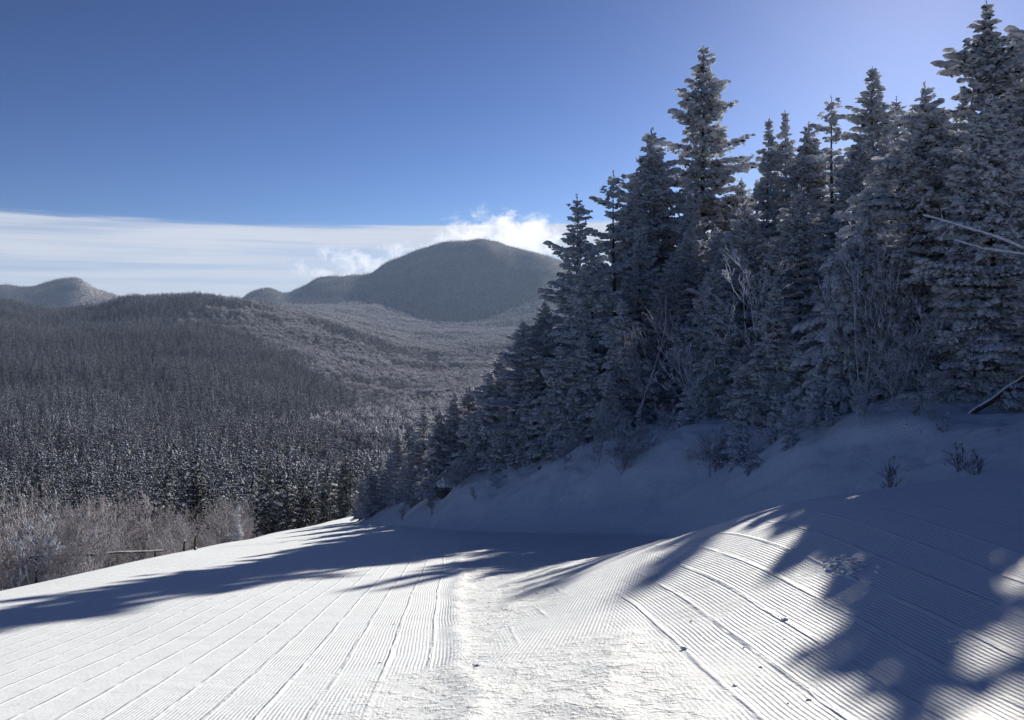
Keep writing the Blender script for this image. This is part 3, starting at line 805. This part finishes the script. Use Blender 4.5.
for k in range(16):
    clod_at(rng.uniform(610, 900), rng.uniform(570, 715), rng.uniform(.1, .32), 'tiny snow crumb scattered over the ridged snow', 'tiny snow crumbs')
for k in range(14):
    clod_at(rng.uniform(360, 600), rng.uniform(620, 718), rng.uniform(.15, .45), 'tiny snow crumb scattered over the trampled snow', 'tiny snow crumbs of the trampled snow')

# ------------------------------------------------------------------ hardwood thicket at the left edge
GT = 'bare hardwoods of the left thicket'
TV = [bare(5.0, 200 + k, TWIG_THIN, whole=True, stems=3 + k % 3, kids=(10, 7, 5), r0=.022, rmin=.009, spread=.55, k=3) for k in range(6)]
rng = random.Random(21)
placed = 0
for k in range(190):
    y = rng.uniform(31, 74); u = rng.uniform(-60, 248)
    x = ux(u, y)
    if x > edge_x(np.array(y)) - .9: continue
    g = hmix(x, y)
    vt = 503 + 18 * vnoise(np.array(u / 40), np.array(y / 9), 3) * 2 + (10 if u < 60 else 0) + rng.uniform(-4, 26)
    if y > 55: vt -= 8
    H = zv(vt, y) - g
    if H < 1.2 or H > 16: continue
    o = obj('bare_hardwood', TV[placed % 6]); placed += 1
    s = H / 5.0
    o.location = (x, y, g - .1); o.scale = (min(s, 1.5 + .25 * s), min(s, 1.5 + .25 * s), s); o.rotation_euler = (0, 0, rng.uniform(0, 6.28))
    tag(o, 'pale bare hardwood in the twiggy thicket along the left snow edge', 'tree', GT)
for (u, v, y, s_, lab) in [
    (108, 505, 33.5, 301, 'dark upright bare tree crossing the long rail in the thicket'),
    (12, 525, 30.5, 302, 'leaning frosted hardwood at the left photo edge'),
    (48, 508, 32.5, 303, 'thickly frosted branching hardwood near the left end of the rail'),
    (82, 520, 33, 304, 'frosted hardwood between the rail end and the dark upright tree')]:
    bare_tree('bare_hardwood', u, v, y, 0, s_, lab, group='distinct bare hardwoods in the thicket', ground=hmix, stems=2, kids=(9, 6, 4), r0=.02, rmin=.009, mat=TWIG if s_ != 301 else TWIG_THIN)

# long snow topped rail and two posts
y0 = 33.5
rl = pole_thing('wooden_rail', [P3(30, 557, y0 - 1.2), P3(100, 554, y0 + .4), P3(163, 551, y0 + 2.2)], .055, 'long horizontal snow topped rail in front of the thicket', 'rail', k=6)
for (u, vt, y, lab) in [(155, 551, 35.4, 'short stump holding up the right end of the rail'), (184, 540, 37.0, 'left of two thin posts at the snow edge'), (195, 535, 37.4, 'right and taller of two thin posts at the snow edge'), (36, 556, 32.2, 'short stump holding up the left end of the rail')]:
    x = ux(u, y); g = hn(x, y)
    pole_thing('fence_post', [(x, y, min(g, zv(vt, y) - .5) - .2), (x + .02, y, zv(vt, y))], .06, lab, 'post', k=6, group='posts at the left snow edge')

# ------------------------------------------------------------------ forest on the hills
LOWC = [spruce(11, 2.6 + .25 * k, 400 + k, RIME_FAR, slope_k=.46 + .05 * (k % 3), whorl=.85, nb=5, fill=.7, size=2.5, gappy=.15)[1] for k in range(5)]
def puff_tree(seed):
    rng_ = np.random.default_rng(seed); n = 210
    v = rng_.normal(0, 1, (n, 3)); v /= np.linalg.norm(v, axis=1, keepdims=True)
    r = rng_.uniform(.35, 1, n) ** .6
    c = v * r[:, None] * np.array([3.2, 3.2, 3.6]) * (1 + .25 * np.sin(v[:, :1] * 4 + seed)); c[:, 2] += 6.0
    d = v + np.array([0, 0, .8])
    V, Fc = clumps(c, d, np.full(n, .75), np.full(n, .22), np.full(n, .18), rng_, .4)
    tr, tf = tube([(0, 0, -1), (0, 0, 4), (.2, 0, 7)], [.2, .15, .06], 5)
    tf3 = np.concatenate([tf[:, [0, 1, 2]], tf[:, [0, 2, 3]]])
    return mesh_np('hardwood', np.concatenate([V, tr]), np.concatenate([Fc, tf3 + len(V)]), TWIG_FAR)
LOWH = [puff_tree(500 + k) for k in range(4)]

rg = np.random.default_rng(99)
pts = []
# stratified over the fan of ground the photo can see, denser near
lys = [math.log(190)]
def sample_band(y0, y1, sp_fn, u0, u1):
    out = []
    y = y0
    while y < y1:
        s = sp_fn(y); w = (u1 - u0) / F * y
        n = int(w / s) + 1
        x = ((u0 - 512) / F) * y + (np.arange(n) + rg.uniform(0, 1, n)) * s
        out.append(np.stack([x, y + rg.uniform(-.5, .5, n) * s], 1))
        y += s
    return np.concatenate(out)
pts = sample_band(185, 4300, lambda y: max(5.3, .0027 * y), -260, 700)
px_, py_ = pts[:, 0], pts[:, 1]
zz = h_far(px_, py_)
# drop what lies behind the crests
keep = ~((512 + F * px_ / py_ > 82) & (512 + F * px_ / py_ < 128) & (py_ > 3550) & (rg.uniform(0, 1, len(pts)) < .75))
ub = ((512 + F * px_ / py_ + 300) / 6).astype(int)
vv = HOR - F * (zz + 9) / py_
order = np.argsort(py_); best = {}
bestv = np.full(ub.max() + 2, 1e9)
for i in order:
    k = ub[i]
    if vv[i] > bestv[k] + 14: keep[i] = False
    vg = HOR - F * zz[i] / py_[i]
    if vg < bestv[k]: bestv[k] = vg
pts = pts[keep]; zz = zz[keep]; px_, py_ = pts[:, 0], pts[:, 1]
con = rg.uniform(0, 1, len(pts)) < conifer_amount(px_, py_)
sc_ = rg.uniform(.5, 1.25, len(pts)) * (1 + .5 * vnoise(px_ / 45, py_ / 45, 7)) * (1 + .4 * sstep(1000, 380, py_)) * np.clip(py_ * .0027 / 6.5, 1, 1.2) * (1 - .35 * sstep(3000, 3900, py_))
rz_ = rg.uniform(0, 6.283, len(pts))
uim = 512 + F * px_ / py_

def individuals(sel, meshes, name, label, group, sfac):
    for i in sel:
        o = obj(name, meshes[i % len(meshes)])
        s = float(sc_[i]) * sfac
        o.location = (float(px_[i]), float(py_[i]), float(zz[i]) - .3); o.scale = (s, s, s * 1.05); o.rotation_euler = (0, 0, float(rz_[i]))
        tag(o, label, 'tree', group)
def cloud(sel, meshes, name, label, sfac):
    me_ = bpy.data.meshes.new(name)
    me_.vertices.add(len(sel))
    me_.vertices.foreach_set('co', np.stack([px_[sel], py_[sel], zz[sel] - .3], 1).astype(np.float32).ravel())
    for nm, ty, a in (('tsize', 'FLOAT', sc_[sel] * sfac), ('tturn', 'FLOAT', rz_[sel])):
        at = me_.attributes.new(nm, ty, 'POINT'); at.data.foreach_set('value', a.astype(np.float32))
    at = me_.attributes.new('tkind', 'INT', 'POINT'); at.data.foreach_set('value', (np.arange(len(sel)) * 7 % len(meshes)).astype(np.int32))
    o = obj(name, me_); tag(o, label, 'forest', None, 'stuff')
    ng = bpy.data.node_groups.new(name, 'GeometryNodeTree')
    ng.interface.new_socket('Geometry', in_out='INPUT', socket_type='NodeSocketGeometry')
    ng.interface.new_socket('Geometry', in_out='OUTPUT', socket_type='NodeSocketGeometry')
    gi = ng.nodes.new('NodeGroupInput'); go = ng.nodes.new('NodeGroupOutput')
    join = ng.nodes.new('GeometryNodeGeometryToInstance')
    ip = ng.nodes.new('GeometryNodeInstanceOnPoints')
    for me2 in meshes[::-1]:
        src = bpy.data.objects.new(name + '_tree', me2)            # source of the copies, not in the scene
        oi = ng.nodes.new('GeometryNodeObjectInfo'); oi.inputs['Object'].default_value = src; oi.inputs['As Instance'].default_value = True
        ng.links.new(oi.outputs['Geometry'], join.inputs[0])
    ng.links.new(gi.outputs[0], ip.inputs['Points']); ng.links.new(join.outputs[0], ip.inputs['Instance'])
    ip.inputs['Pick Instance'].default_value = True
    def att(nm, ty):
        a = ng.nodes.new('GeometryNodeInputNamedAttribute'); a.data_type = ty; a.inputs['Name'].default_value = nm; return a.outputs['Attribute']
    ng.links.new(att('tkind', 'INT'), ip.inputs['Instance Index'])
    cx = ng.nodes.new('ShaderNodeCombineXYZ'); ng.links.new(att('tturn', 'FLOAT'), cx.inputs[2])
    ng.links.new(cx.outputs[0], ip.inputs['Rotation'])
    ng.links.new(att('tsize', 'FLOAT'), ip.inputs['Scale'])
    ng.links.new(ip.outputs[0], go.inputs[0])
    md = o.modifiers.new('trees', 'NODES'); md.node_group = ng
    return o
vis = (uim > -10) & (uim < 420) & (HOR - F * (zz + 9) / py_ < 500)
ic = np.where(con & vis)[0]; ic = ic[np.argsort(py_[ic])][:290]
ih = np.where(~con & vis)[0]; ih = ih[np.argsort(py_[ih])][:290]
individuals(ic, LOWC, 'hill_spruce', 'frosted spruce in the dense wood on the foot of the left hill', 'spruces on the foot of the left hill', 1.0)
individuals(ih, LOWH, 'hill_hardwood', 'pale frosted hardwood crown on the lower valley side', 'hardwoods on the lower valley side', 1.0)
rest_c = np.setdiff1d(np.where(con)[0], ic); rest_h = np.setdiff1d(np.where(~con)[0], ih)
cloud(rest_c, LOWC, 'spruce_forest', 'frosted spruce forest covering the far hills', 1.0)
cloud(rest_h, LOWH, 'hardwood_forest', 'pale frosted hardwood forest covering the valley and mountain foot', .95)
print('FOREST', len(rest_c), len(rest_h), 'objects', len(bpy.data.objects))

# ------------------------------------------------------------------ haze
me_ = bpy.data.meshes.new('haze')
x0, x1, y0, y1, z0, z1 = -9000, 9000, -120, 7400, -235, 440
V = [(x, y, z) for z in (z0, z1) for y in (y0, y1) for x in (x0, x1)]
me_.from_pydata(V, [], [(0, 2, 3, 1), (4, 5, 7, 6), (0, 1, 5, 4), (2, 6, 7, 3), (0, 4, 6, 2), (1, 3, 7, 5)])
hz = bpy.data.materials.new('haze'); hz.use_nodes = True
nt = hz.node_tree; nt.nodes.clear()
pv = nt.nodes.new('ShaderNodeVolumePrincipled'); out = nt.nodes.new('ShaderNodeOutputMaterial')
pv.inputs['Color'].default_value = C(.45, .62, 1.0); pv.inputs['Density'].default_value = .000066; pv.inputs['Anisotropy'].default_value = .15
nt.links.new(pv.outputs[0], out.inputs['Volume'])
me_.materials.append(hz)
tag(obj('haze', me_), 'thin blue winter haze over the valley', 'haze', None, 'stuff')

# ------------------------------------------------------------------ light
SD = np.array([.4524, 1.0, .422]); SD /= np.linalg.norm(SD)
elev = math.asin(SD[2]); az = math.atan2(SD[0], SD[1])
su = bpy.data.lights.new('sun', 'SUN'); su.energy = 5.0; su.angle = R(.5); su.color = (1.0, .915, .765)
so = bpy.data.objects.new('sun', su); COL.objects.link(so)
from mathutils import Vector
so.rotation_euler = Vector(SD).to_track_quat('Z', 'Y').to_euler(); so.location = (30, 60, 40)

w = bpy.data.worlds.new('World'); sc.world = w; w.use_nodes = True
t = NT(w.node_tree); bg = w.node_tree.nodes['Background']
sky = t.n('ShaderNodeTexSky', sky_type='NISHITA', sun_disc=False, sun_elevation=elev, sun_rotation=az)
sky.altitude = 900; sky.air_density = .8; sky.dust_density = .36; sky.ozone_density = 3.0
tc = t.n('ShaderNodeTexCoord'); s = t.n('ShaderNodeSeparateXYZ'); t.link(tc.outputs['Generated'], s.inputs[0])
dx, dy, dz_ = s.outputs
hd = t.m('SQRT', t.m('ADD', t.m('MULTIPLY', dx, dx), t.m('MULTIPLY', dy, dy)))
el = t.m('DIVIDE', dz_, hd)                                   # tangent of elevation
azi = t.m('ARCTAN2', dx, dy)
# high thin sheet of stratus low over the horizon
v1 = t.xyz(t.m('MULTIPLY', azi, 2.2), t.m('MULTIPLY', el, 70.0), 0.0)
st = t.noise(v1, 1.0, 5, .55, .3)
v1b = t.xyz(t.m('MULTIPLY', azi, 7.0), t.m('MULTIPLY', el, 160.0), 3.0)
st2 = t.noise(v1b, 1.0, 4, .6, .4)
top = t.m('ADD', .1165, t.m('MULTIPLY', t.m('ADD', t.m('MULTIPLY', t.m('SUBTRACT', st, .5), 1.6), t.m('MULTIPLY', t.m('SUBTRACT', st2, .5), .7)), .018))
sheet = t.ss(top, t.m('SUBTRACT', top, .008), el)
stre = t.m('ADD', t.m('MULTIPLY', t.ss(.36, .62, st), .45), t.m('MULTIPLY', t.ss(.38, .66, st2), .2))
sheet = t.m('MULTIPLY', sheet, t.m('ADD', .5, stre), clamp=True)
# puffs of cumulus behind the summit
v2 = t.xyz(t.m('MULTIPLY', azi, 44.0), t.m('MULTIPLY', el, 60.0), 1.7)
pf = t.noise(v2, 1.0, 8, .66, .35)
def bump(ca_, wa, ce, we):
    a = t.m('DIVIDE', t.m('SUBTRACT', azi, ca_), wa); e = t.m('DIVIDE', t.m('SUBTRACT', el, ce), we)
    return t.m('EXPONENT', t.m('MULTIPLY', t.m('ADD', t.m('MULTIPLY', a, a), t.m('MULTIPLY', e, e)), -1.0))
env = t.m('ADD', bump(-.035, .055, .100, .028), bump(.022, .03, .098, .026))
env = t.m('ADD', env, t.m('MULTIPLY', bump(-.15, .11, .070, .026), .62))
puff = t.m('MULTIPLY', t.ss(.66, 1.02, t.m('ADD', t.m('MULTIPLY', env, .42), t.m('MULTIPLY', pf, 1.05))), t.ss(.08, .35, env))
skyc = sky.outputs[0]
gm = t.n('ShaderNodeGamma'); gm.inputs['Gamma'].default_value = 1.7
t.link(skyc, gm.inputs['Color'])
tint = t.n('ShaderNodeMix', data_type='RGBA', blend_type='MULTIPLY'); tint.inputs[0].default_value = 1.0
t.link(gm.outputs[0], tint.inputs[6]); tint.inputs[7].default_value = C(.216, .208, .226)
ahead = t.ss(1.25, .75, t.m('ABSOLUTE', azi))
c1 = t.mix(t.m('MULTIPLY', sheet, ahead), tint.outputs[2], C(8.6, 9.1, 10.0))
c2 = t.mix(puff, c1, C(14.5, 14.5, 15.0))
t.link(c2, bg.inputs['Color']); bg.inputs['Strength'].default_value = .05

# ------------------------------------------------------------------ camera and render settings
cam = bpy.data.cameras.new('camera'); co_ = bpy.data.objects.new('camera', cam); COL.objects.link(co_)
cam.sensor_width = 36; cam.lens = F / 1024 * 36; cam.shift_y = -(360 - HOR) / 1024
cam.clip_start = .1; cam.clip_end = 60000
co_.location = (0, 0, 0); co_.rotation_euler = (R(90), 0, 0)
sc.camera = co_
sc.render.engine = 'CYCLES'
sc.cycles.use_denoising = True
sc.cycles.max_bounces = 8; sc.cycles.diffuse_bounces = 6; sc.cycles.glossy_bounces = 1; sc.cycles.transmission_bounces = 2; sc.cycles.volume_bounces = 0
sc.view_settings.view_transform = 'Standard'; sc.view_settings.look = 'None'; sc.view_settings.gamma = 1
sc.view_settings.exposure = .72
